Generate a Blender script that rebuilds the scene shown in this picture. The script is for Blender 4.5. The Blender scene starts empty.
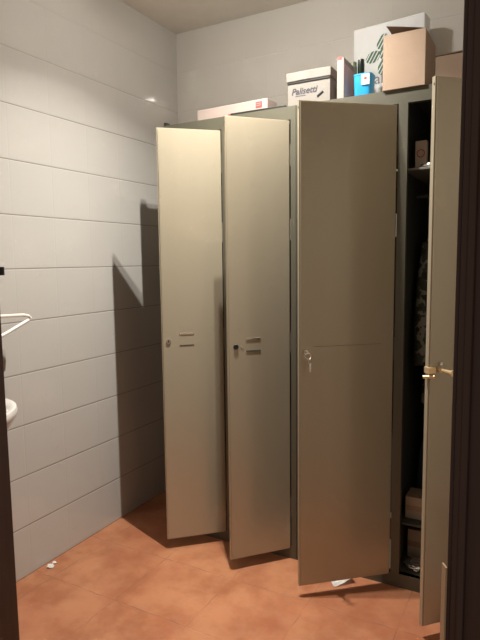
import bpy, bmesh, math, random
from mathutils import Matrix, Vector
random.seed(7)
S = bpy.context.scene
COL = S.collection
R = math.radians

# ------------------------------------------------------------------ node helpers
def new_mat(name):
    m = bpy.data.materials.new(name); m.use_nodes = True
    nt = m.node_tree
    b = nt.nodes['Principled BSDF']
    return m, nt, b

def N(nt, typ, **kw):
    n = nt.nodes.new(typ)
    for k, v in kw.items(): setattr(n, k, v)
    return n

def math_node(nt, op, a, b=None, c=None, clamp=False):
    n = nt.nodes.new('ShaderNodeMath'); n.operation = op; n.use_clamp = clamp
    for i, v in enumerate((a, b, c)):
        if v is None: continue
        if isinstance(v, (int, float)): n.inputs[i].default_value = v
        else: nt.links.new(v, n.inputs[i])
    return n.outputs[0]

def mix_rgb(nt, fac, a, b):
    n = nt.nodes.new('ShaderNodeMix'); n.data_type = 'RGBA'
    for sock, v in ((n.inputs[0], fac), (n.inputs[6], a), (n.inputs[7], b)):
        if isinstance(v, (int, float)): sock.default_value = v
        elif isinstance(v, tuple): sock.default_value = (*v, 1) if len(v) == 3 else v
        else: nt.links.new(v, sock)
    return n.outputs[2]

def noise(nt, vec, scale, detail=3, rough=.55):
    n = nt.nodes.new('ShaderNodeTexNoise')
    n.inputs['Scale'].default_value = scale; n.inputs['Detail'].default_value = detail
    n.inputs['Roughness'].default_value = rough
    if vec is not None: nt.links.new(vec, n.inputs['Vector'])
    return n.outputs['Fac']

def ramp(nt, fac, lo, hi):
    n = nt.nodes.new('ShaderNodeMapRange'); n.interpolation_type = 'SMOOTHSTEP'
    n.inputs[1].default_value = lo; n.inputs[2].default_value = hi
    nt.links.new(fac, n.inputs[0]); return n.outputs[0]

def simple(name, col, rough=.5, metal=0., spec=.5, var=.06, nscale=14., bump=0., bscale=60., coat=0.):
    """plain surface with a little procedural variation"""
    m, nt, b = new_mat(name)
    tc = N(nt, 'ShaderNodeTexCoord').outputs['Object']
    f = noise(nt, tc, nscale)
    lo = tuple(c*(1-var) for c in col); hi = tuple(min(1, c*(1+var)) for c in col)
    nt.links.new(mix_rgb(nt, f, lo, hi), b.inputs['Base Color'])
    b.inputs['Roughness'].default_value = rough; b.inputs['Metallic'].default_value = metal
    b.inputs['Specular IOR Level'].default_value = spec
    b.inputs['Coat Weight'].default_value = coat
    if bump:
        bp = N(nt, 'ShaderNodeBump'); bp.inputs['Strength'].default_value = bump; bp.inputs['Distance'].default_value = .002
        nt.links.new(noise(nt, tc, bscale, 4), bp.inputs['Height']); nt.links.new(bp.outputs[0], b.inputs['Normal'])
    return m

def joint(nt, coord, size, off, half, soft):
    """1 inside the joint between two tiles, 0 on the tile"""
    a = math_node(nt, 'ADD', math_node(nt, 'DIVIDE', math_node(nt, 'SUBTRACT', coord, off), size), .5)
    d = math_node(nt, 'MULTIPLY', math_node(nt, 'ABSOLUTE', math_node(nt, 'SUBTRACT', math_node(nt, 'FRACT', a), .5)), size)
    n = nt.nodes.new('ShaderNodeMapRange'); n.interpolation_type = 'SMOOTHSTEP'
    n.inputs[1].default_value = half; n.inputs[2].default_value = half+soft
    n.inputs[3].default_value = 1; n.inputs[4].default_value = 0
    nt.links.new(d, n.inputs[0]); return n.outputs[0]

def wall_tiles(name, axis, off, joint_shade=.75, tone=1.):
    m, nt, b = new_mat(name)
    pos = N(nt, 'ShaderNodeNewGeometry').outputs['Position']
    sp = N(nt, 'ShaderNodeSeparateXYZ'); nt.links.new(pos, sp.inputs[0])
    h, v = sp.outputs[axis], sp.outputs[2]
    jh = joint(nt, v, .2003, 0., .0009, .0012); jv = joint(nt, h, .2003, off, .0004, .0008)
    big = noise(nt, pos, 1.6, 2)
    base = mix_rgb(nt, big, (.54*tone, .52*tone, .487*tone), (.59*tone, .57*tone, .535*tone))
    # lamp shading of the joints painted into the grout colour, fading towards the ceiling
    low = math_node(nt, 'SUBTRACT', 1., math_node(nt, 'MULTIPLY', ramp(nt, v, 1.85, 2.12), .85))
    c = mix_rgb(nt, math_node(nt, 'MULTIPLY', math_node(nt, 'MULTIPLY', jh, low), joint_shade), base, (.20, .17, .14))
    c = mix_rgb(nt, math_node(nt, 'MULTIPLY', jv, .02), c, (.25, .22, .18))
    nt.links.new(c, b.inputs['Base Color'])
    b.inputs['Roughness'].default_value = .045
    b.inputs['Specular IOR Level'].default_value = .45
    # softly rounded tile edges plus a faint glaze ripple
    eh = joint(nt, v, .2003, 0., 0., .0045); ev = joint(nt, h, .2003, off, 0., .0045)
    e = math_node(nt, 'MAXIMUM', eh, math_node(nt, 'MULTIPLY', ev, .3))
    hgt = math_node(nt, 'ADD', math_node(nt, 'MULTIPLY', e, -1.), math_node(nt, 'MULTIPLY', noise(nt, pos, 4., 1), .8))
    bp = N(nt, 'ShaderNodeBump'); bp.inputs['Strength'].default_value = .8; bp.inputs['Distance'].default_value = .0011
    nt.links.new(hgt, bp.inputs['Height']); nt.links.new(bp.outputs[0], b.inputs['Normal'])
    return m

def floor_tiles():
    m, nt, b = new_mat('terracotta_tiles')
    pos = N(nt, 'ShaderNodeNewGeometry').outputs['Position']
    sp = N(nt, 'ShaderNodeSeparateXYZ'); nt.links.new(pos, sp.inputs[0])
    wob = math_node(nt, 'MULTIPLY', math_node(nt, 'SUBTRACT', noise(nt, pos, 22., 2), .5), .012)
    x = math_node(nt, 'ADD', sp.outputs[0], wob); y = math_node(nt, 'ADD', sp.outputs[1], wob)
    j = math_node(nt, 'MAXIMUM', joint(nt, x, .315, -.545, .0014, .002), joint(nt, y, .315, -.557, .0014, .002))
    n1 = ramp(nt, noise(nt, pos, 5.5, 4, .6), .35, .66)
    n2 = ramp(nt, noise(nt, pos, 18., 4, .6), .42, .7)
    n3 = ramp(nt, noise(nt, pos, 2.3, 2), .4, .65)
    c = mix_rgb(nt, n1, (.375, .142, .069), (.51, .225, .113))
    c = mix_rgb(nt, math_node(nt, 'MULTIPLY', n2, .35), c, (.50, .25, .14))
    c = mix_rgb(nt, math_node(nt, 'MULTIPLY', n3, .3), c, (.42, .125, .07))
    brk = ramp(nt, noise(nt, pos, 9., 3), .38, .6)
    c = mix_rgb(nt, math_node(nt, 'MULTIPLY', j, math_node(nt, 'MULTIPLY', brk, .42)), c, (.22, .11, .065))
    nt.links.new(c, b.inputs['Base Color'])
    nt.links.new(math_node(nt, 'ADD', math_node(nt, 'MULTIPLY', n2, .16), .34), b.inputs['Roughness'])
    b.inputs['Specular IOR Level'].default_value = .35
    bp = N(nt, 'ShaderNodeBump'); bp.inputs['Strength'].default_value = .5; bp.inputs['Distance'].default_value = .002
    hh = math_node(nt, 'SUBTRACT', math_node(nt, 'MULTIPLY', noise(nt, pos, 16., 3), .8), math_node(nt, 'MULTIPLY', j, .6))
    nt.links.new(hh, bp.inputs['Height']); nt.links.new(bp.outputs[0], b.inputs['Normal'])
    return m

def locker_paint(name, col, rough=.24, metal=.25, aniso=.4):
    m, nt, b = new_mat(name)
    tc = N(nt, 'ShaderNodeTexCoord').outputs['Object']
    mp = N(nt, 'ShaderNodeMapping'); mp.inputs['Scale'].default_value = (9, 9, .8)
    nt.links.new(tc, mp.inputs[0])
    f = noise(nt, mp.outputs[0], 1.2, 3)
    nt.links.new(mix_rgb(nt, f, tuple(c*.95 for c in col), tuple(c*1.05 for c in col)), b.inputs['Base Color'])
    b.inputs['Roughness'].default_value = rough; b.inputs['Metallic'].default_value = metal
    b.inputs['Specular IOR Level'].default_value = .5
    b.inputs['Anisotropic'].default_value = aniso          # sheet rolled lengthways: highlights smear up and down
    tv = N(nt, 'ShaderNodeCombineXYZ'); tv.inputs[2].default_value = 1
    nt.links.new(tv.outputs[0], b.inputs['Tangent'])
    mp2 = N(nt, 'ShaderNodeMapping'); mp2.inputs['Scale'].default_value = (5, 5, 1.6)
    nt.links.new(tc, mp2.inputs[0])
    bp = N(nt, 'ShaderNodeBump'); bp.inputs['Strength'].default_value = .25; bp.inputs['Distance'].default_value = .004
    nt.links.new(noise(nt, mp2.outputs[0], 1.3, 1), bp.inputs['Height']); nt.links.new(bp.outputs[0], b.inputs['Normal'])
    return m

def camo():
    m, nt, b = new_mat('camouflage_cloth')
    tc = N(nt, 'ShaderNodeTexCoord').outputs['Object']
    a = ramp(nt, noise(nt, tc, 22., 2), .5, .53); c2 = ramp(nt, noise(nt, tc, 31., 2), .55, .58)
    c = mix_rgb(nt, a, (.05, .055, .04), (.20, .20, .165)); c = mix_rgb(nt, c2, c, (.03, .03, .02))
    nt.links.new(c, b.inputs['Base Color']); b.inputs['Roughness'].default_value = .9
    return m

def wood():
    m, nt, b = new_mat('dark_varnished_wood')
    tc = N(nt, 'ShaderNodeTexCoord').outputs['Object']
    mp = N(nt, 'ShaderNodeMapping'); mp.inputs['Scale'].default_value = (40, 40, 1.6)
    nt.links.new(tc, mp.inputs[0])
    f = noise(nt, mp.outputs[0], 2., 5)
    nt.links.new(mix_rgb(nt, f, (.05, .026, .021), (.11, .058, .044)), b.inputs['Base Color'])
    b.inputs['Roughness'].default_value = .38
    return m

def emitter(name, col, s):
    m, nt, b = new_mat(name)
    b.inputs['Emission Color'].default_value = (*col, 1); b.inputs['Emission Strength'].default_value = s
    b.inputs['Base Color'].default_value = (.8, .8, .8, 1)
    return m

M = dict(
    wall_left=wall_tiles('glazed_tiles_side', 1, -.172), wall_back=wall_tiles('glazed_tiles_end', 0, -.953, .06, 1.2),  # end wall: raised tone stands in for lamp light, joint shade almost none
    floor=floor_tiles(),
    ceiling=simple('ceiling_paint', (.86, .81, .74), .85, bump=.2, bscale=40),
    plaster=simple('hall_plaster', (.48, .44, .385), .8),
    door=locker_paint('beige_locker_paint', (.43, .378, .282)),
    body=locker_paint('olive_grey_locker_paint', (.098, .092, .066), .5, .1, 0.),
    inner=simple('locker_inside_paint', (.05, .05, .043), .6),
    shelf=simple('locker_shelf_paint', (.16, .155, .13), .5),
    chrome=simple('worn_chrome', (.75, .72, .66), .22, 1.),
    brass=simple('brass', (.82, .63, .38), .34, .65),
    black=simple('black_plastic_and_shade', (.012, .011, .010), .5),
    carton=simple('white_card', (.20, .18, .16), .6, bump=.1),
    tape=simple('clear_tape', (.25, .225, .205), .2),
    pink=simple('pinkish_white_card', (.34, .27, .24), .55),
    red=simple('red_print', (.55, .06, .06), .5),
    rose=simple('rose_card', (.62, .42, .38), .55),
    brown=simple('brown_corrugated_card', (.40, .285, .205), .75, bump=.15, bscale=90),
    brown_in=simple('brown_card_inside', (.27, .19, .13), .85),
    blue=simple('blue_plastic', (.02, .33, .72), .4),
    navy=simple('dark_blue_cloth', (.06, .075, .11), .9),
    green=simple('dark_green_glass', (.010, .022, .014), .15),
    sage=simple('sage_green_plastic', (.16, .19, .13), .4),
    leaf=simple('green_print', (.04, .16, .09), .5),
    grey_print=simple('grey_print', (.22, .22, .24), .5),
    ink=simple('slate_ink', (.04, .037, .05), .5),
    film=simple('white_film_wrap', (.88, .91, .93), .28),
    porcelain=simple('white_porcelain', (.85, .82, .78), .12, spec=.6, coat=.3),
    white_tube=simple('white_enamel_tube', (.83, .79, .73), .25),
    grey_plastic=simple('grey_plastic', (.36, .33, .29), .4),
    foil=simple('silver_wrap', (.72, .72, .70), .18, .8, bump=.9, bscale=30),
    paper=simple('white_paper', (.84, .82, .78), .8),
    wood=wood(), camo=camo(),
    lamp_shell=simple('white_lamp_shell', (.8, .78, .74), .4),
    bulb=emitter('lamp_lens', (1, .955, .87), 3800.),
)

# ------------------------------------------------------------------ mesh helpers
def bm_new(): return bmesh.new()

def box(bm, x0, x1, y0, y1, z0, z1, bev=0., seg=2):
    r = bmesh.ops.create_cube(bm, size=1)
    vs = r['verts']
    for v in vs:
        v.co = Vector((x0+(v.co.x+.5)*(x1-x0), y0+(v.co.y+.5)*(y1-y0), z0+(v.co.z+.5)*(z1-z0)))
    if bev:
        es = list({e for v in vs for e in v.link_edges})
        bmesh.ops.bevel(bm, geom=es, offset=bev, segments=seg, affect='EDGES', profile=.5)
    return vs

def cyl(bm, p0, p1, r0, r1=None, n=20, cap=True):
    p0, p1 = Vector(p0), Vector(p1); r1 = r0 if r1 is None else r1
    d = (p1-p0)
    rot = d.to_track_quat('Z', 'Y').to_matrix().to_4x4()
    mat = Matrix.Translation((p0+p1)/2) @ rot
    return bmesh.ops.create_cone(bm, cap_ends=cap, cap_tris=False, segments=n, radius1=r0, radius2=r1, depth=d.length, matrix=mat)['verts']

def lathe(bm, prof, n=32, sx=1., sy=1., c=(0, 0, 0)):
    rings = []
    for r, z in prof:
        if r < 1e-6: rings.append([bm.verts.new((c[0], c[1], c[2]+z))])
        else: rings.append([bm.verts.new((c[0]+sx*r*math.cos(2*math.pi*i/n), c[1]+sy*r*math.sin(2*math.pi*i/n), c[2]+z)) for i in range(n)])
    for a, b in zip(rings, rings[1:]):
        for i in range(n):
            j = (i+1) % n
            if len(a) == 1 and len(b) == 1: continue
            if len(a) == 1: bm.faces.new((a[0], b[i], b[j]))
            elif len(b) == 1: bm.faces.new((a[i], a[j], b[0]))
            else: bm.faces.new((a[i], a[j], b[j], b[i]))

def tube(bm, pts, r, n=10):
    pts = [Vector(p) for p in pts]; rings = []
    up = Vector((0, 0, 1))
    for i, p in enumerate(pts):
        t = (pts[min(i+1, len(pts)-1)]-pts[max(i-1, 0)]).normalized()
        u = t.cross(up)
        if u.length < 1e-3: u = t.cross(Vector((1, 0, 0)))
        u.normalize(); w = t.cross(u)
        rings.append([bm.verts.new(p+r*(math.cos(2*math.pi*k/n)*u+math.sin(2*math.pi*k/n)*w)) for k in range(n)])
    for a, b in zip(rings, rings[1:]):
        for k in range(n): bm.faces.new((a[k], a[(k+1) % n], b[(k+1) % n], b[k]))
    bm.faces.new(rings[0][::-1]); bm.faces.new(rings[-1])

def torus(bm, c, Rr, r, axis='y', n=20, k=8, a0=0, a1=2*math.pi):
    pts = []
    for i in range(n):
        a = a0+(a1-a0)*i/(n-1)
        d = {'y': (math.cos(a), 0, math.sin(a)), 'x': (0, math.cos(a), math.sin(a)), 'z': (math.cos(a), math.sin(a), 0)}[axis]
        pts.append(Vector(c)+Rr*Vector(d))
    tube(bm, pts, r, k)

def obj(name, bm, mat, parent=None, loc=None, rotz=0., smooth=None):
    bmesh.ops.recalc_face_normals(bm, faces=bm.faces[:])
    me = bpy.data.meshes.new(name); bm.to_mesh(me); bm.free()
    me.materials.append(mat)
    o = bpy.data.objects.new(name, me); COL.objects.link(o)
    if parent: o.parent = parent
    if loc: o.location = loc
    o.rotation_euler = (0, 0, rotz)
    if smooth is not None:
        for p in me.polygons: p.use_smooth = True
        me.set_sharp_from_angle(angle=R(smooth))
    return o

def thing(name, label, cat, loc=(0, 0, 0), rotz=0., group=None):
    o = bpy.data.objects.new(name, None); COL.objects.link(o)
    o.empty_display_size = .05
    o.location = loc; o.rotation_euler = (0, 0, rotz)
    return tag(o, label, cat, group)

def tag(o, label, cat, group=None):
    o['label'] = label; o['category'] = cat
    if group: o['group'] = group
    return o

def struct(name, bm, mat, parent=None, label=None):
    o = obj(name, bm, mat, parent)
    if parent is None: o['kind'] = 'structure'
    if label: o['label'] = label
    return o

def lettering(name, text, size, mat, parent, loc, rot, shear=0., depth=.0004, bold=0.):
    cu = bpy.data.curves.new(name, 'FONT'); cu.body = text; cu.size = size; cu.shear = shear
    cu.extrude = depth; cu.offset = bold
    t = bpy.data.objects.new(name, cu); COL.objects.link(t)
    bpy.context.view_layer.update()
    me = bpy.data.meshes.new_from_object(t.evaluated_get(bpy.context.evaluated_depsgraph_get()))
    bpy.data.objects.remove(t); bpy.data.curves.remove(cu)
    me.materials.clear(); me.materials.append(mat); me.name = name
    o = bpy.data.objects.new(name, me); COL.objects.link(o); o.parent = parent
    o.location = loc; o.rotation_euler = rot
    return o

# ------------------------------------------------------------------ the room
XL, XR, YB, YF, ZC = -1.2716, .50, .515, -1.32, 2.4025
def slab(x0, x1, y0, y1, z0, z1):
    b = bm_new(); box(b, x0, x1, y0, y1, z0, z1); return b
YH = -2.6
struct('floor', slab(XL-.1, 1.1, YH, YB+.1, -.1, 0), M['floor'])
cb = slab(XL-.1, XR+.1, YF-.12, YB+.1, ZC, ZC+.1)
struct('ceiling', cb, M['ceiling'])
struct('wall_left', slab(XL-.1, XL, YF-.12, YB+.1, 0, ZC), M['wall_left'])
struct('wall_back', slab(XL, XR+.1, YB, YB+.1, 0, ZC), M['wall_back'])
struct('wall_right', slab(XR, XR+.1, YF-.12, YB, 0, ZC), M['plaster'])
JL, JR = -.398, .391
fb = bm_new()
box(fb, XL, JL-.035, YF-.12, YF, 0, ZC); box(fb, JR+.035, XR, YF-.12, YF, 0, ZC); box(fb, JL-.035, JR+.035, YF-.12, YF, 2.09, ZC)
struct('wall_front', fb, M['plaster'])
# shadow line batten of the ceiling boards
tb = bm_new(); box(tb, -.713, -.705, YF, YB, ZC-.0015, ZC); struct('trim_1', tb, M['ceiling'])

d = bpy.data.objects.new('door_1', None); COL.objects.link(d); d['kind'] = 'structure'; d.location = (0, YF-.06, 0)
def dpart(name, boxes, mat, bev=.002):
    b = bm_new()
    for q in boxes: box(b, *q, bev)
    return obj(name, b, mat, d)
dpart('jamb', [(JL-.034, JL, -.062, .06, 0, 2.06)], M['wood'])
dpart('jamb', [(JR, JR+.034, -.078, .06, 0, 2.06)], M['wood'])
dpart('lintel', [(JL-.034, JR+.034, -.062, .06, 2.06, 2.09)], M['wood'])
# moulded architrave on the hall side of the right jamb, built of steps and a rounded bead
cs = bm_new()
box(cs, JR+.0005, JR+.0045, -.080, -.062, 0, 2.10, .001); box(cs, JR+.0045, JR+.0105, -.084, -.062, 0, 2.10, .0015)
cyl(cs, (JR+.0125, -.082, 0), (JR+.0125, -.082, 2.10), .0038, n=14); box(cs, JR+.0145, JR+.075, -.081, -.062, 0, 2.10, .002)
obj('architrave', cs, M['wood'], d, smooth=40)
dpart('architrave', [(JL-.075, JL-.006, -.078, -.062, 0, 2.10)], M['wood'])
dpart('architrave', [(JL-.075, JR+.075, -.078, -.062, 2.10, 2.16)], M['wood'])
sp = bm_new()                                     # bent lip of the strike plate
v = [sp.verts.new(p) for p in ((JR-.0006, -.0815, .80), (JR-.0052, -.0735, .80), (JR-.0052, -.0735, .9335), (JR-.0006, -.0815, .9335))]
w = [sp.verts.new((p.co.x+.0015, p.co.y+.0008, p.co.z)) for p in v]
sp.faces.new(v); sp.faces.new(w[::-1])
for i in range(4): sp.faces.new((v[i], v[(i+1) % 4], w[(i+1) % 4], w[i]))
obj('strike_plate', sp, simple('dull_brass_plate', (.62, .46, .30), .5, .3), d)['label'] = 'dull brass strike plate lip'
hb = bm_new(); cyl(hb, (JL+.004, .062, 1.202), (JL+.004, .062, 1.217), .006, n=12); obj('hinge', hb, M['black'], d, smooth=40)['label'] = 'small black hinge knuckle'

# ------------------------------------------------------------------ ceiling lamp
LEDW, LEDS, LAMPC = 11.2, 126., (1, .955, .87)
LX, LY, LZ = -.450, -.338, 2.392
lamp = thing('ceiling_lamp', 'small white ceiling lamp with two bright bulbs above the lockers', 'lamp', (LX, LY, ZC))
b = bm_new(); lathe(b, [(0, 0), (.075, 0), (.075, -.004), (.068, -.007), (.055, -.0075), (0, -.0075)], 40); obj('lamp_plate', b, M['lamp_shell'], lamp, smooth=40)
for k in (-1, 1):
    dx, dy = k*.02*-.94, k*.02*.34
    b = bm_new(); lathe(b, [(0, -.0155), (.004, -.0148), (.0068, -.0125), (.0082, -.0100), (.0085, -.0075), (0, -.0075)], 20, c=(dx, dy, 0)); obj('bulb', b, M['bulb'], lamp, smooth=40)
    li = bpy.data.lights.new('bulb_light', 'AREA'); li.shape = 'DISK'; li.size = .014; li.energy = LEDW; li.spread = R(LEDS); li.color = LAMPC
    lo = bpy.data.objects.new('bulb_light', li); COL.objects.link(lo); lo.parent = lamp; lo.location = (dx, dy, -.017)

# ------------------------------------------------------------------ lockers
ZT, D0, D1 = 1.80, .0436, 1.7482
def locker_body(root, x0, x1, bays, depth=.50):
    b = bm_new(); t = .004
    box(b, x0, x0+t, .0, depth, 0, ZT); box(b, x1-t, x1, 0, depth, 0, ZT)
    box(b, x0+t, x1-t, depth-t, depth, 0, ZT); box(b, x0+t, x1-t, 0, depth-t, ZT-t, ZT); box(b, x0+t, x1-t, .003, depth-t, .046, .052)
    edges = [x0+t] + [e for bay in bays for e in bay] + [x1-t]
    for i in range(0, len(edges), 2): box(b, edges[i], edges[i+1], 0, .022, .052, 1.751)
    box(b, x0+t, x1-t, 0, .022, 1.751, ZT-t); box(b, x0+t, x1-t, 0, .022, 0, .052)
    obj('body', b, M['body'], root)
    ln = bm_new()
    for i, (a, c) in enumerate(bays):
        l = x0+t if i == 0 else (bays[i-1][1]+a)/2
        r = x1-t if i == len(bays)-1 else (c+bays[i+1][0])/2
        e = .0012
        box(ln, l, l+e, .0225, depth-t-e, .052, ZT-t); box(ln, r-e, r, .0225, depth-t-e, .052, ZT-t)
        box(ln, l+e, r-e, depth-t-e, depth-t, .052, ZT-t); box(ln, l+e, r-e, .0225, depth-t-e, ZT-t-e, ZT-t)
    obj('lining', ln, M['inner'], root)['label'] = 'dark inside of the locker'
    for i, (a, c) in enumerate(bays):
        l = x0+.006 if i == 0 else (bays[i-1][1]+a)/2+.002
        r = x1-.006 if i == len(bays)-1 else (c+bays[i+1][0])/2-.002
        sb = bm_new(); box(sb, l, r, .026, depth-.008, 1.528, 1.536, .001); obj('shelf', sb, M['shelf'], root)

def locker_door(root, hx, w, ang, kind):
    b = bm_new(); T = .0185
    vs = box(b, -w, 0, 0, T, D0, D1)
    b.faces.ensure_lookup_table()
    back = max(b.faces, key=lambda f: f.calc_center_median().y)
    bmesh.ops.inset_region(b, faces=[back], thickness=.018)
    back = [f for f in b.faces if abs(f.calc_center_median().y-T) < 1e-6 and f.calc_area() > .1][0]
    for vv in back.verts: vv.co.y -= .0012
    es = [e for e in b.edges if all(abs(q.co.y) < 1e-6 for q in e.verts)]
    bmesh.ops.bevel(b, geom=es, offset=.004, segments=4, affect='EDGES')
    dr = obj('door', b, M['door'], root, (hx, 0, 0), ang, smooth=30)
    for zz in (.22, .90, 1.34, 1.62):                       # hinge knuckles on the hinge side
        h = bm_new(); cyl(h, (.004, .003, zz-.04), (.004, .003, zz+.04), .0042, n=12); obj('hinge', h, M['chrome'] if zz == 1.34 else M['body'], dr, smooth=40)
    hb = bm_new(); cyl(hb, (-w-.0006, T/2, D1-.022), (-w+.0004, T/2, D1-.022), .0032, n=12); obj('latch_hole', hb, M['black'], dr)
    if kind in ('slots', 'slots_dark'):
        o = -.233 if kind == 'slots' else -.228
        for (nm, zz, th, m_) in (('card_holder', .924, .007, M['chrome']), ('card_holder', .878, .004, M['body'])):
            cb_ = bm_new(); zz -= 0 if kind == 'slots' else .001
            if kind == 'slots_dark' and zz < .9: th = .007
            cb2 = box(cb_, -.187, -.127, -.0018, 0, zz-th/2, zz+th/2, .0008); obj(nm, cb_, m_ if kind == 'slots' or zz > .9 else M['body'], dr)
        lk = bm_new(); lathe(lk, [(0, .004), (.009, .004), (.0105, 0), (.0105, -.001), (0, -.001)], 20)
        bmesh.ops.rotate(lk, verts=lk.verts[:], cent=(0, 0, 0), matrix=Matrix.Rotation(R(90), 3, 'X'))
        bmesh.ops.translate(lk, verts=lk.verts[:], vec=(o, -.0005, .896))
        lko = obj('lock', lk, M['chrome'] if kind == 'slots' else M['black'], dr, smooth=40)
        if kind == 'slots':
            k = bm_new(); box(k, o-.0014, o+.0014, -.0058, -.0042, .890, .902, .0005); obj('key_slot', k, M['black'], lko)
            lko['label'] = 'chrome oval lock'
        else:
            lko['label'] = 'empty dark lock hole'
            for (a, zz) in ((-.207, .897), (-.200, .890)):
                k = bm_new(); cyl(k, (a, -.0015, zz), (a, 0, zz), .0025, n=10); obj('rivet', k, M['chrome'], dr)
    if kind == 'key':
        lk = bm_new(); cyl(lk, (-.334, 0, .905), (-.334, -.010, .905), .010, .008, n=20); obj('lock', lk, M['chrome'], dr, smooth=40)
        k = bm_new(); box(k, -.3355, -.3325, -.028, -.010, .901, .909, .001); torus(k, (-.332, -.028, .895), .010, .0018, 'y', 18)
        obj('key', k, M['chrome'], dr, smooth=40)
        k = bm_new(); torus(k, (-.328, -.029, .878), .010, .0013, 'x', 18); box(k, -.330, -.322, -.0315, -.0285, .838, .870, .001)
        obj('key', k, M['chrome'], dr, smooth=40)
        cl = bm_new(); box(cl, -.30, -.05, -.0006, .0002, .9215, .9225); obj('seam', cl, M['body'], dr)
    if kind == 'bolt':
        b1 = bm_new(); box(b1, -w-.004, -w+.022, -.006, .020, .872, .892, .002); obj('latch_plate', b1, M['brass'], dr)
        b2 = bm_new(); cyl(b2, (-w+.012, -.012, .864), (-w-.012, .012, .861), .0055, n=14); obj('latch_tongue', b2, M['brass'], dr, smooth=40)
        b3 = bm_new(); cyl(b3, (-.322, -.001, .884), (-.322, -.016, .884), .008, n=16); cyl(b3, (-.322, -.016, .884), (-.322, -.066, .884), .0045, .0075, n=16)
        cyl(b3, (-.322, -.066, .884), (-.322, -.070, .884), .0095, n=16); obj('handle', b3, M['brass'], dr, smooth=40)['label'] = 'brass handle bolt sticking out of the door'
        b4 = bm_new(); cyl(b4, (-.318, -.001, .902), (-.318, -.010, .902), .005, n=12); obj('lock', b4, M['chrome'], dr, smooth=40)
    return dr

lockA = thing('metal_locker', 'two-door beige metal locker nearest the tiled left wall, narrow doors ajar', 'locker', (0, 0, 0), 0, 'metal lockers along the back wall')
locker_body(lockA, -.993, -.379, [(-.969, -.7055), (-.664, -.4005)])
locker_door(lockA, -.7082, .2587, .7578, 'slots'); locker_door(lockA, -.4029, .2587, .8437, 'slots_dark')
lockB = thing('metal_locker', 'two-door beige metal locker beside the dark door frame, wider doors ajar, brown box on top', 'locker', (0, 0, 0), 0, 'metal lockers along the back wall')
locker_body(lockB, -.377, .462, [(-.358, .0025), (.034, .4165)])
locker_door(lockB, 0., .3547, .7119, 'key'); locker_door(lockB, .414, .355, math.asin(.255/.355), 'bolt')

b = bm_new(); box(b, -.992, -.978, .002, .032, ZT, ZT+.014, .003)
tag(obj('black_cap', b, M['black']), 'small black block on the left front corner of the locker top', 'cap')

# ------------------------------------------------------------------ things on top of the lockers
# long flat pink-white box
fl = thing('flat_box', 'long low pinkish white box with red print on the locker top', 'box', (-.66, .075, ZT+.012), R(-3))
fl.location.z = ZT
b = bm_new(); box(b, -.185, .152, -.04, .04, 0, .053, .002); obj('carton', b, M['pink'], fl)
b = bm_new(); box(b, .10, .128, -.0412, -.040, .022, .044); obj('label_print', b, M['red'], fl)
for zz in (.029, .036):
    b = bm_new(); box(b, .104, .124, -.0418, -.0412, zz, zz+.002); obj('label_line', b, M['pink'], fl)
b = bm_new(); box(b, -.03, .0, -.0412, -.040, .006, .016); obj('label_print', b, M['red'], fl)
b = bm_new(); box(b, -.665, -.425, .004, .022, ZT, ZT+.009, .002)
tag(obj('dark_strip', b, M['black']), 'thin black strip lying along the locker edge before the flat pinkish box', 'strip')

# white archive carton with lid
c2 = thing('lidded_carton', 'white carton with taped lid and dark slanted lettering on the locker top', 'box', (-.368, .10, ZT), R(0))
W2, DP, H2 = .088, .20, .118
b = bm_new(); box(b, -W2, W2, 0, DP, 0, H2, .0015); obj('carton', b, M['carton'], c2)
b = bm_new(); box(b, -W2-.004, W2+.004, -.006, DP+.004, H2, H2+.034, .002); obj('lid', b, M['carton'], c2)
b = bm_new(); box(b, -W2+.0, W2, -.0035, 0, H2-.007, H2); obj('lid_gap_shade', b, M['black'], c2)  # black bar put in for the shade under the lid rim
b = bm_new(); box(b, -.045, .012, -.0068, -.006, H2+.002, H2+.0345); box(b, -.045, .012, -.0068, DP+.004, H2+.034, H2+.0348); obj('tape', b, M['tape'], c2)
lettering('lettering', 'Palisetti', .034, M['ink'], c2, (-.072, -.0006, .068), (R(90), 0, 0), .25, bold=.0006)
b = bm_new(); box(b, -.055, -.012, -.0006, 0, .060, .0625); obj('underline', b, M['ink'], c2)
b = bm_new(); cyl(b, (.036, -.0004, .050), (.060, -.0004, .066), .0042, n=8); obj('swoosh_mark', b, M['ink'], c2)
b = bm_new(); box(b, W2-.0002, W2+.001, .07, .13, .04, .09, .004); obj('hand_hole', b, M['black'], c2)

# slim upright box
sb = thing('slim_box', 'slim upright pinkish box with a red top corner beside the blue tub', 'box', (-.2395, .10, ZT))
b = bm_new(); box(b, -.0135, .0135, 0, .135, 0, .176, .0015); obj('carton', b, M['pink'], sb)
b = bm_new(); box(b, .0135, .0142, .006, .130, .01, .155); obj('side_panel', b, M['rose'], sb)['label'] = 'rose coloured side'
b = bm_new(); box(b, -.0125, .006, -.001, .030, .168, .1785, .001); obj('label_print', b, M['red'], sb)['label'] = 'red corner'

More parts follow.
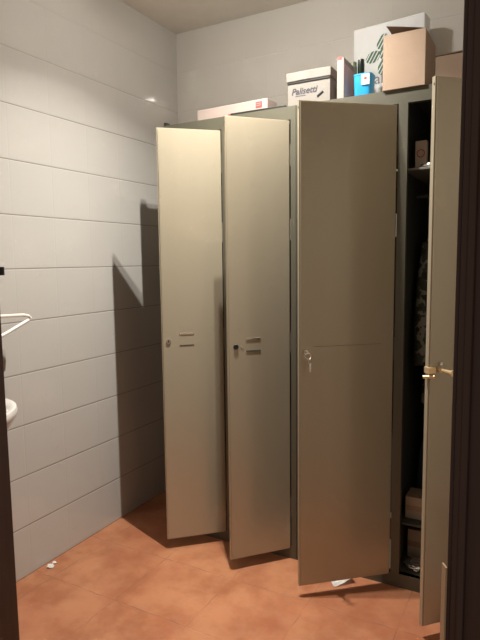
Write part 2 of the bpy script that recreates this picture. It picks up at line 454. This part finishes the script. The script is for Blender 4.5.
# blue tub with label
bt = thing('blue_tub', 'bright blue tapered plastic tub with a white label', 'tub', (-.1575, .135, ZT))
b = bm_new()
prof = []
n = 40
def sq(r, z, k=.75):
    ring = []
    for i in range(n):
        a = 2*math.pi*i/n; c, s_ = math.cos(a), math.sin(a)
        ring.append(b.verts.new((r*math.copysign(abs(c)**(.45), c), r*math.copysign(abs(s_)**(.45), s_), z)))
    return ring
rs = [sq(.030, 0), sq(.0315, .003), sq(.0345, .10), sq(.036, .101), sq(.036, .106), sq(.033, .106), sq(.030, .02)]
for p, q2 in zip(rs, rs[1:]):
    for i in range(n): b.faces.new((p[i], p[(i+1) % n], q2[(i+1) % n], q2[i]))
b.faces.new(rs[0][::-1]); b.faces.new(rs[-1])
obj('tub', b, M['blue'], bt, smooth=40)
b = bm_new(); box(b, -.001, .029, -.0375, -.0355, .064, .101); lb = obj('label_print', b, M['paper'], bt); lb['label'] = 'white label with a red emblem'
b = bm_new(); cyl(b, (.0145, -.0375, .086), (.0145, -.0382, .086), .0058, n=16); obj('emblem', b, M['red'], lb)
b = bm_new(); box(b, .006, .023, -.0382, -.0375, .071, .074); obj('label_line', b, M['grey_print'], lb)

def bottle(name, label, loc, r, h, mat, capmat):
    t = thing(name, label, 'bottle', loc)
    b = bm_new(); lathe(b, [(0, 0), (r, 0), (r, h*.62), (r*.95, h*.68), (r*.62, h*.78), (r*.6, h*.8), (0, h*.8)], 28); obj('bottle', b, mat, t, smooth=40)
    b = bm_new(); lathe(b, [(0, h*.8), (r*.66, h*.8), (r*.66, h*.99), (r*.6, h), (0, h)], 28); obj('cap', b, capmat, t, smooth=40)
    return t
def squat(name, label, loc, r, h, mat):
    t = thing(name, label, 'bottle', loc)
    b = bm_new(); lathe(b, [(0, 0), (r, 0), (r, h*.9), (r*.96, h*.93), (0, h*.93)], 28); obj('bottle', b, mat, t, smooth=40)
    b = bm_new(); lathe(b, [(0, h*.93), (r*.9, h*.93), (r*.9, h*.99), (r*.85, h), (0, h)], 28); obj('cap', b, mat, t, smooth=40)
    return t
squat('dark_bottle', 'dark green glass bottle standing behind the blue tub', (-.209, .262, ZT), .0135, .211, M['green'])
squat('sage_bottle', 'dull sage green bottle behind the slim upright box', (-.2435, .27, ZT), .0155, .208, M['sage'])

# large white wrapped pack with a green leaf emblem
pw = thing('white_pack', 'large white wrapped pack with green striped leaf emblem behind the brown box', 'pack', (-.137, .392, ZT), R(-6))
PW, PD, PH = .150, .07, .388
b = bm_new(); box(b, -PW, PW, 0, PD, 0, PH, .006, 3); obj('pack', b, M['film'], pw, smooth=50)
def leaf(bm, cx, cz, a, bb, ang, stripes=6, y=-.0006):
    # ellipse cut into diagonal bands
    ca, sa = math.cos(ang), math.sin(ang)
    dirx, dirz = math.cos(R(58)), math.sin(R(58)); nx, nz = -dirz, dirx
    Rm = max(a, bb)
    for k in range(-stripes, stripes+1):
        v0 = (k-.33)*Rm*2/(2*stripes+1); v1 = (k+.33)*Rm*2/(2*stripes+1)
        row = []
        for j in range(4):
            vv = v0+(v1-v0)*j/3
            px, pz = nx*vv, nz*vv
            # solve |(p+u d)| in ellipse
            def loc(x, z): return ((x*ca+z*sa)/a, (-x*sa+z*ca)/bb)
            p, d_ = loc(px, pz), loc(dirx, dirz)
            A = d_[0]**2+d_[1]**2; B = p[0]*d_[0]+p[1]*d_[1]; Cc = p[0]**2+p[1]**2-1
            disc = B*B-A*Cc
            if disc <= 0: row.append(None); continue
            u0, u1 = (-B-math.sqrt(disc))/A, (-B+math.sqrt(disc))/A
            row.append(((px+dirx*u0, pz+dirz*u0), (px+dirx*u1, pz+dirz*u1)))
        for r0, r1 in zip(row, row[1:]):
            if r0 and r1:
                q = [bm.verts.new((cx+t_[0], y, cz+t_[1])) for t_ in (r0[0], r0[1], r1[1], r1[0])]
                bm.faces.new(q)
ox = -.035
for (cx, cz, a, bb, an) in ((ox+.012, .314, .032, .020, 60), (ox-.026, .260, .034, .023, 15), (ox+.030, .258, .036, .025, 125), (ox+.014, .214, .033, .019, 80)):
    b = bm_new(); leaf(b, cx, cz, a, bb, R(an), 2); obj('leaf_print', b, M['leaf'], pw)
lettering('lettering', 'alo', .062, M['grey_print'], pw, (ox-.020, -.0008, .150), (R(90), 0, 0))
b = bm_new(); box(b, ox+.018, ox+.05, -.0006, 0, .122, .131); obj('green_line', b, M['leaf'], pw)

# brown cardboard box, flaps open
bx = thing('open_cardboard_box', 'small brown cardboard box with open top flaps on the locker edge', 'box', (.018, -.008, ZT))
BW, BD, BH = .070, .185, .180
b = bm_new(); t = .003
box(b, -BW, BW, 0, t, 0, BH); box(b, -BW, BW, BD-t, BD, 0, BH); box(b, -BW, -BW+t, t, BD-t, 0, BH); box(b, BW-t, BW, t, BD-t, 0, BH); box(b, -BW+t, BW-t, t, BD-t, 0, t)
obj('carton', b, M['brown'], bx)
def flap(p0, p1, out, L, curl, mat):
    bmf = bm_new(); p0, p1, out = Vector(p0), Vector(p1), Vector(out).normalized()
    ax = (p1-p0).normalized(); rows = []
    pos0, pos1, dr_ = p0.copy(), p1.copy(), out.copy()
    for i in range(7):
        rows.append((bmf.verts.new(pos0), bmf.verts.new(pos1)))
        dr_ = Matrix.Rotation(curl/6, 3, ax) @ dr_
        pos0 = pos0+dr_*L/6; pos1 = pos1+dr_*L/6
    for a_, b_ in zip(rows, rows[1:]): bmf.faces.new((a_[0], a_[1], b_[1], b_[0]))
    r = bmesh.ops.solidify(bmf, geom=bmf.faces[:], thickness=.003)
    return obj('flap', bmf, mat, bx, smooth=40)
flap((BW-.0015, BD-.004, BH+.001), (BW-.0015, .004, BH+.001), (-1, 0, .27), .134, R(3), M['brown_in'])

# second cardboard box, further right
cb5 = thing('cardboard_box', 'low brown cardboard box at the right end of the lockers, near the door frame', 'box', (.24, .325, ZT))
b = bm_new(); box(b, -.175, .17, 0, .17, 0, .192, .002); obj('carton', b, M['brown'], cb5)
b = bm_new(); box(b, -.178, .173, -.003, .173, .194, .199, .001); obj('lid', b, M['brown_in'], cb5)['label'] = 'darker lid edge'
b = bm_new(); box(b, -.170, .165, .003, .167, .192, .194); obj('lid_gap_shade', b, M['black'], cb5)  # black filler stands for the shadow between carton and lid

# ------------------------------------------------------------------ contents of the open right-hand locker
t = thing('small_packet', 'small upright pale packet with a reddish oval emblem on the locker shelf', 'packet', (.0595, .105, 1.5366))
b = bm_new(); box(b, -.0195, .0195, 0, .03, 0, .104, .001); obj('packet', b, simple('cream_card', (.55, .45, .36), .6), t)
b = bm_new(); torus(b, (0, -.0006, .060), .013, .0018, 'y', 24, 6); obj('emblem', b, M['red'], t)
b = bm_new(); box(b, -.006, .006, -.001, 0, .048, .072, .002); obj('emblem', b, M['rose'], t)
def lump(name, label, cat, loc, sx, sy, sz, mat, amp=.25, seed=1):
    rnd = random.Random(seed); bmx = bm_new(); bmesh.ops.create_icosphere(bmx, subdivisions=4, radius=1)
    ph = [(Vector((rnd.uniform(-1, 1), rnd.uniform(-1, 1), rnd.uniform(-1, 1)))*4, rnd.uniform(0, 6)) for _ in range(9)]
    for v_ in bmx.verts:
        f = 1+amp*sum(abs(math.sin(v_.co.dot(k)+p)) - .6 for k, p in ph)/3
        v_.co = Vector((v_.co.x*sx*f, v_.co.y*sy*f, max(-sz*.9, v_.co.z*sz*f)+sz*.9))
    o = obj(name, bmx, mat, None, loc, smooth=60)
    return tag(o, label, cat)
lump('plastic_wrap', 'crumpled white plastic wrap on the locker shelf before the small packet', 'wrap', (.112, .065, 1.5366), .045, .028, .009, M['foil'], .3, 3)
lump('silver_wrap', 'crumpled silver wrap on the floor of the open locker', 'wrap', (.085, .075, .0527), .045, .035, .014, M['foil'], .4, 5)

def garment(root, prof, mat, name, folds=9, amp=.05, seed=2, n=64):
    rnd = random.Random(seed); ph = rnd.uniform(0, 6); bmx = bm_new(); rings = []
    for (z, hx, hy, ox_) in prof:
        ring = []
        for i in range(n):
            a = 2*math.pi*i/n
            f = 1+amp*math.sin(folds*a+ph+z*3)+amp*.6*math.sin((folds+5)*a-z*7)
            ring.append(bmx.verts.new((ox_+hx*f*math.cos(a), hy*f*math.sin(a), z)))
        rings.append(ring)
    for p, q2 in zip(rings, rings[1:]):
        for i in range(n): bmx.faces.new((p[i], p[(i+1) % n], q2[(i+1) % n], q2[i]))
    bmx.faces.new(rings[0]); bmx.faces.new(rings[-1])
    return obj(name, bmx, mat, root, smooth=60)
rb = bm_new(); cyl(rb, (.020, .25, 1.46), (.456, .25, 1.46), .008, n=16); obj('hanging_rod', rb, M['inner'], lockB, smooth=40)
j = thing('camouflage_jacket', 'camouflage jacket hanging inside the open right-hand locker', 'jacket', (.19, .25, 0))
garment(j, [(1.36, .035, .03, 0), (1.33, .05, .045, 0), (1.30, .12, .06, 0), (1.25, .135, .07, 0), (1.0, .13, .085, 0), (.8, .128, .09, 0), (.66, .13, .095, 0)], M['camo'], 'jacket_body')
b = bm_new(); torus(b, (0, 0, 1.4542), .017, .002, 'x', 20, 6, R(-60), R(200)); cyl(b, (0, 0, 1.436), (0, 0, 1.35), .002, n=8); cyl(b, (0, 0, 1.355), (-.09, 0, 1.305), .003, n=8); cyl(b, (0, 0, 1.355), (.09, 0, 1.305), .003, n=8)
obj('hanger', b, M['chrome'], j, smooth=40)
for s_, x_ in ((1, .105), (-1, -.105)):
    b = bm_new(); tube(b, [(x_, .02*s_, 1.28), (x_+.012*s_, -.04, 1.15), (x_+.014*s_, -.07, 1.0), (x_+.006*s_, -.10, .82)], .036, 16)
    obj('sleeve', b, M['camo'], j, smooth=60)

lowshelf = bm_new(); box(lowshelf, .022, .456, .026, .49, .236, .244, .001); obj('shelf', lowshelf, M['inner'], lockB)
t = thing('blue_bag', 'dark blue cloth bag standing in the lower half of the open locker', 'bag', (.19, .30, .2447))
garment(t, [(.0, .14, .09, 0), (.06, .148, .10, 0), (.2, .14, .095, 0), (.29, .12, .07, 0), (.34, .06, .035, 0), (.36, .02, .015, 0)], M['navy'], 'bag_body', 7, .03, 5)
b = bm_new(); torus(b, (0, 0, .352), .035, .005, 'y', 24, 8, 0, math.pi); obj('handle', b, M['navy'], t, smooth=60)
def parcel(label, loc, w_, d_, h_):
    t = thing('parcel', label, 'box', loc, 0, 'parcels in the open locker')
    b = bm_new(); box(b, -w_, w_, 0, d_, 0, h_, .002); obj('carton', b, simple('tan_card', (.42, .33, .25), .7), t)
    b = bm_new(); box(b, -w_+.002, w_-.002, -.0006, d_*.999, h_, h_+.0006); box(b, -w_+.002, w_-.002, -.0008, 0, h_*.4, h_*.6); obj('tape', b, simple('brown_tape', (.30, .20, .13), .3), t)
parcel('tan cardboard parcel on the lower shelf of the open locker', (.115, .07, .2447), .077, .09, .085)
parcel('tan cardboard parcel on the bottom of the open locker, behind silver wrap', (.14, .14, .0527), .105, .25, .115)

# ------------------------------------------------------------------ small things on the floor
def sheet(name, label, loc, w_, h_, lift, mat, seed, rotz):
    rnd = random.Random(seed); bmx = bm_new(); nx, ny = 14, 10; g = []
    for j_ in range(ny+1):
        for i in range(nx+1):
            u, v_ = i/nx, j_/ny
            z = .0012+lift*(u**1.6)*(.55+.45*math.sin(v_*3+1))+.0025*abs(math.sin(9*u+5*v_+seed))
            g.append(bmx.verts.new(((u-.5)*w_, (v_-.5)*h_*(1-.35*u), z)))
    for j_ in range(ny):
        for i in range(nx):
            a = j_*(nx+1)+i; bmx.faces.new((g[a], g[a+1], g[a+nx+2], g[a+nx+1]))
    bmesh.ops.solidify(bmx, geom=bmx.faces[:], thickness=.0009)
    o = obj(name, bmx, mat, None, loc, rotz, smooth=60); return tag(o, label, 'paper')
sheet('paper_sheet', 'bent white sheet of paper on the floor behind the widest ajar door', (-.165, -.062, 0), .085, .06, .028, M['paper'], 2, R(40))
for k, (x_, y_, s_, lab) in enumerate(((-1.238, -.508, .011, 'larger crumpled white paper scrap on the floor by the left wall'), (-1.247, -.480, .007, 'tiny white paper scrap on the floor by the left wall, nearer the lockers'))):
    lump('paper_scrap', lab, 'paper scrap', (x_, y_, 0), s_*1.2, s_, s_*.5, M['paper'], .5, 20+k)['group'] = 'paper scraps by the left wall'

# ------------------------------------------------------------------ washing corner at the left
rail = thing('grab_rail', 'white curved tubular rail on the tiled wall left of the doorway', 'rail', (-1.10, YF, 1.0))
b = bm_new()
up = [(0, .008, .066), (0, .35, .057), (0, .56, .049), (0, .63, .046), (0, .652, .041), (0, .660, .034), (0, .653, .027), (0, .63, .018), (0, .59, .003), (0, .55, -.012), (0, .48, -.030), (0, .35, -.05), (0, .008, -.06)]
tube(b, [Vector(p) for p in up], .0062, 14); obj('rail', b, M['white_tube'], rail, smooth=60)
for zz in (.066, -.06):
    b = bm_new(); cyl(b, (0, 0, zz), (0, .010, zz), .026, n=24); obj('flange', b, M['white_tube'], rail, smooth=40)

bs = thing('washbasin', 'white porcelain washbasin on the left wall under the curved rail', 'basin', (XL+.215, -1.056, .572))
b = bm_new()
lathe(b, [(0, .02), (.05, .02), (.09, .045), (.15, .11), (.195, .165), (.212, .195), (.216, .210), (.212, .220), (.195, .222), (.182, .212), (.16, .17), (.10, .115), (.02, .10), (0, .10)], 48, .98, 1.09)
obj('bowl', b, M['porcelain'], bs, smooth=60)
b = bm_new(); box(b, -.214, -.10, -.16, .16, .13, .224, .012, 3); obj('back_ledge', b, M['porcelain'], bs, smooth=50)
b = bm_new(); cyl(b, (-.15, 0, .224), (-.15, 0, .30), .014, n=20); tube(b, [(-.15, 0, .29), (-.10, 0, .305), (-.05, 0, .30), (-.03, 0, .28)], .009, 12); obj('tap', b, M['chrome'], bs, smooth=50)
b = bm_new(); cyl(b, (0, 0, .02), (0, 0, -.10), .018, n=18); tube(b, [(0, 0, -.10), (-.05, 0, -.13), (-.14, 0, -.10), (-.214, 0, -.08)], .016, 12); obj('waste_pipe', b, M['chrome'], bs, smooth=50)
ds = thing('soap_dispenser', 'rounded grey soap dispenser on the left wall above the washbasin', 'dispenser', (XL, -.735, .835))
b = bm_new(); lathe(b, [(0, 0), (.03, .0), (.045, .012), (.05, .05), (.047, .09), (.036, .105), (0, .11)], 32, 1.0, 1.0, (.05, 0, 0)); obj('container', b, M['grey_plastic'], ds, smooth=50)
b = bm_new(); box(b, 0, .02, -.03, .03, .01, .10, .003); obj('wall_mount', b, M['grey_plastic'], ds)
b = bm_new(); cyl(b, (.05, 0, 0), (.05, 0, -.012), .008, n=14); obj('spout', b, M['black'], ds, smooth=40)

# ------------------------------------------------------------------ camera, world, view
q = dict(cx=.45894, cy=-1.98269, cz=1.22328, yaw=.50181, pitch=-.107563, roll=-.012126, f=551.04)
cy_, sy_ = math.cos(q['yaw']), math.sin(q['yaw']); cp, sp_ = math.cos(q['pitch']), math.sin(q['pitch'])
fw = Vector((-sy_*cp, cy_*cp, sp_)); rt = Vector((cy_, sy_, 0)); u = rt.cross(fw)
cr, sr = math.cos(q['roll']), math.sin(q['roll'])
X = cr*rt+sr*u; Y = -sr*rt+cr*u
cam = bpy.data.cameras.new('camera'); co = bpy.data.objects.new('camera', cam); COL.objects.link(co)
co.matrix_world = Matrix(((X.x, Y.x, -fw.x, q['cx']), (X.y, Y.y, -fw.y, q['cy']), (X.z, Y.z, -fw.z, q['cz']), (0, 0, 0, 1)))
cam.sensor_fit = 'VERTICAL'; cam.sensor_height = 24; cam.lens = q['f']*24/640; cam.clip_start = .02
S.camera = co
wd = bpy.data.worlds.new('hall_daylight'); S.world = wd; wd.use_nodes = True
bg = wd.node_tree.nodes['Background']; bg.inputs[0].default_value = (1, .84, .70, 1); bg.inputs[1].default_value = .20
S.view_settings.view_transform = 'Standard'; S.view_settings.look = 'None'; S.view_settings.gamma = 1
S.view_settings.use_curve_mapping = False; S.view_settings.exposure = 0.
S.cycles.sample_clamp_indirect = 0.; S.cycles.blur_glossy = .3
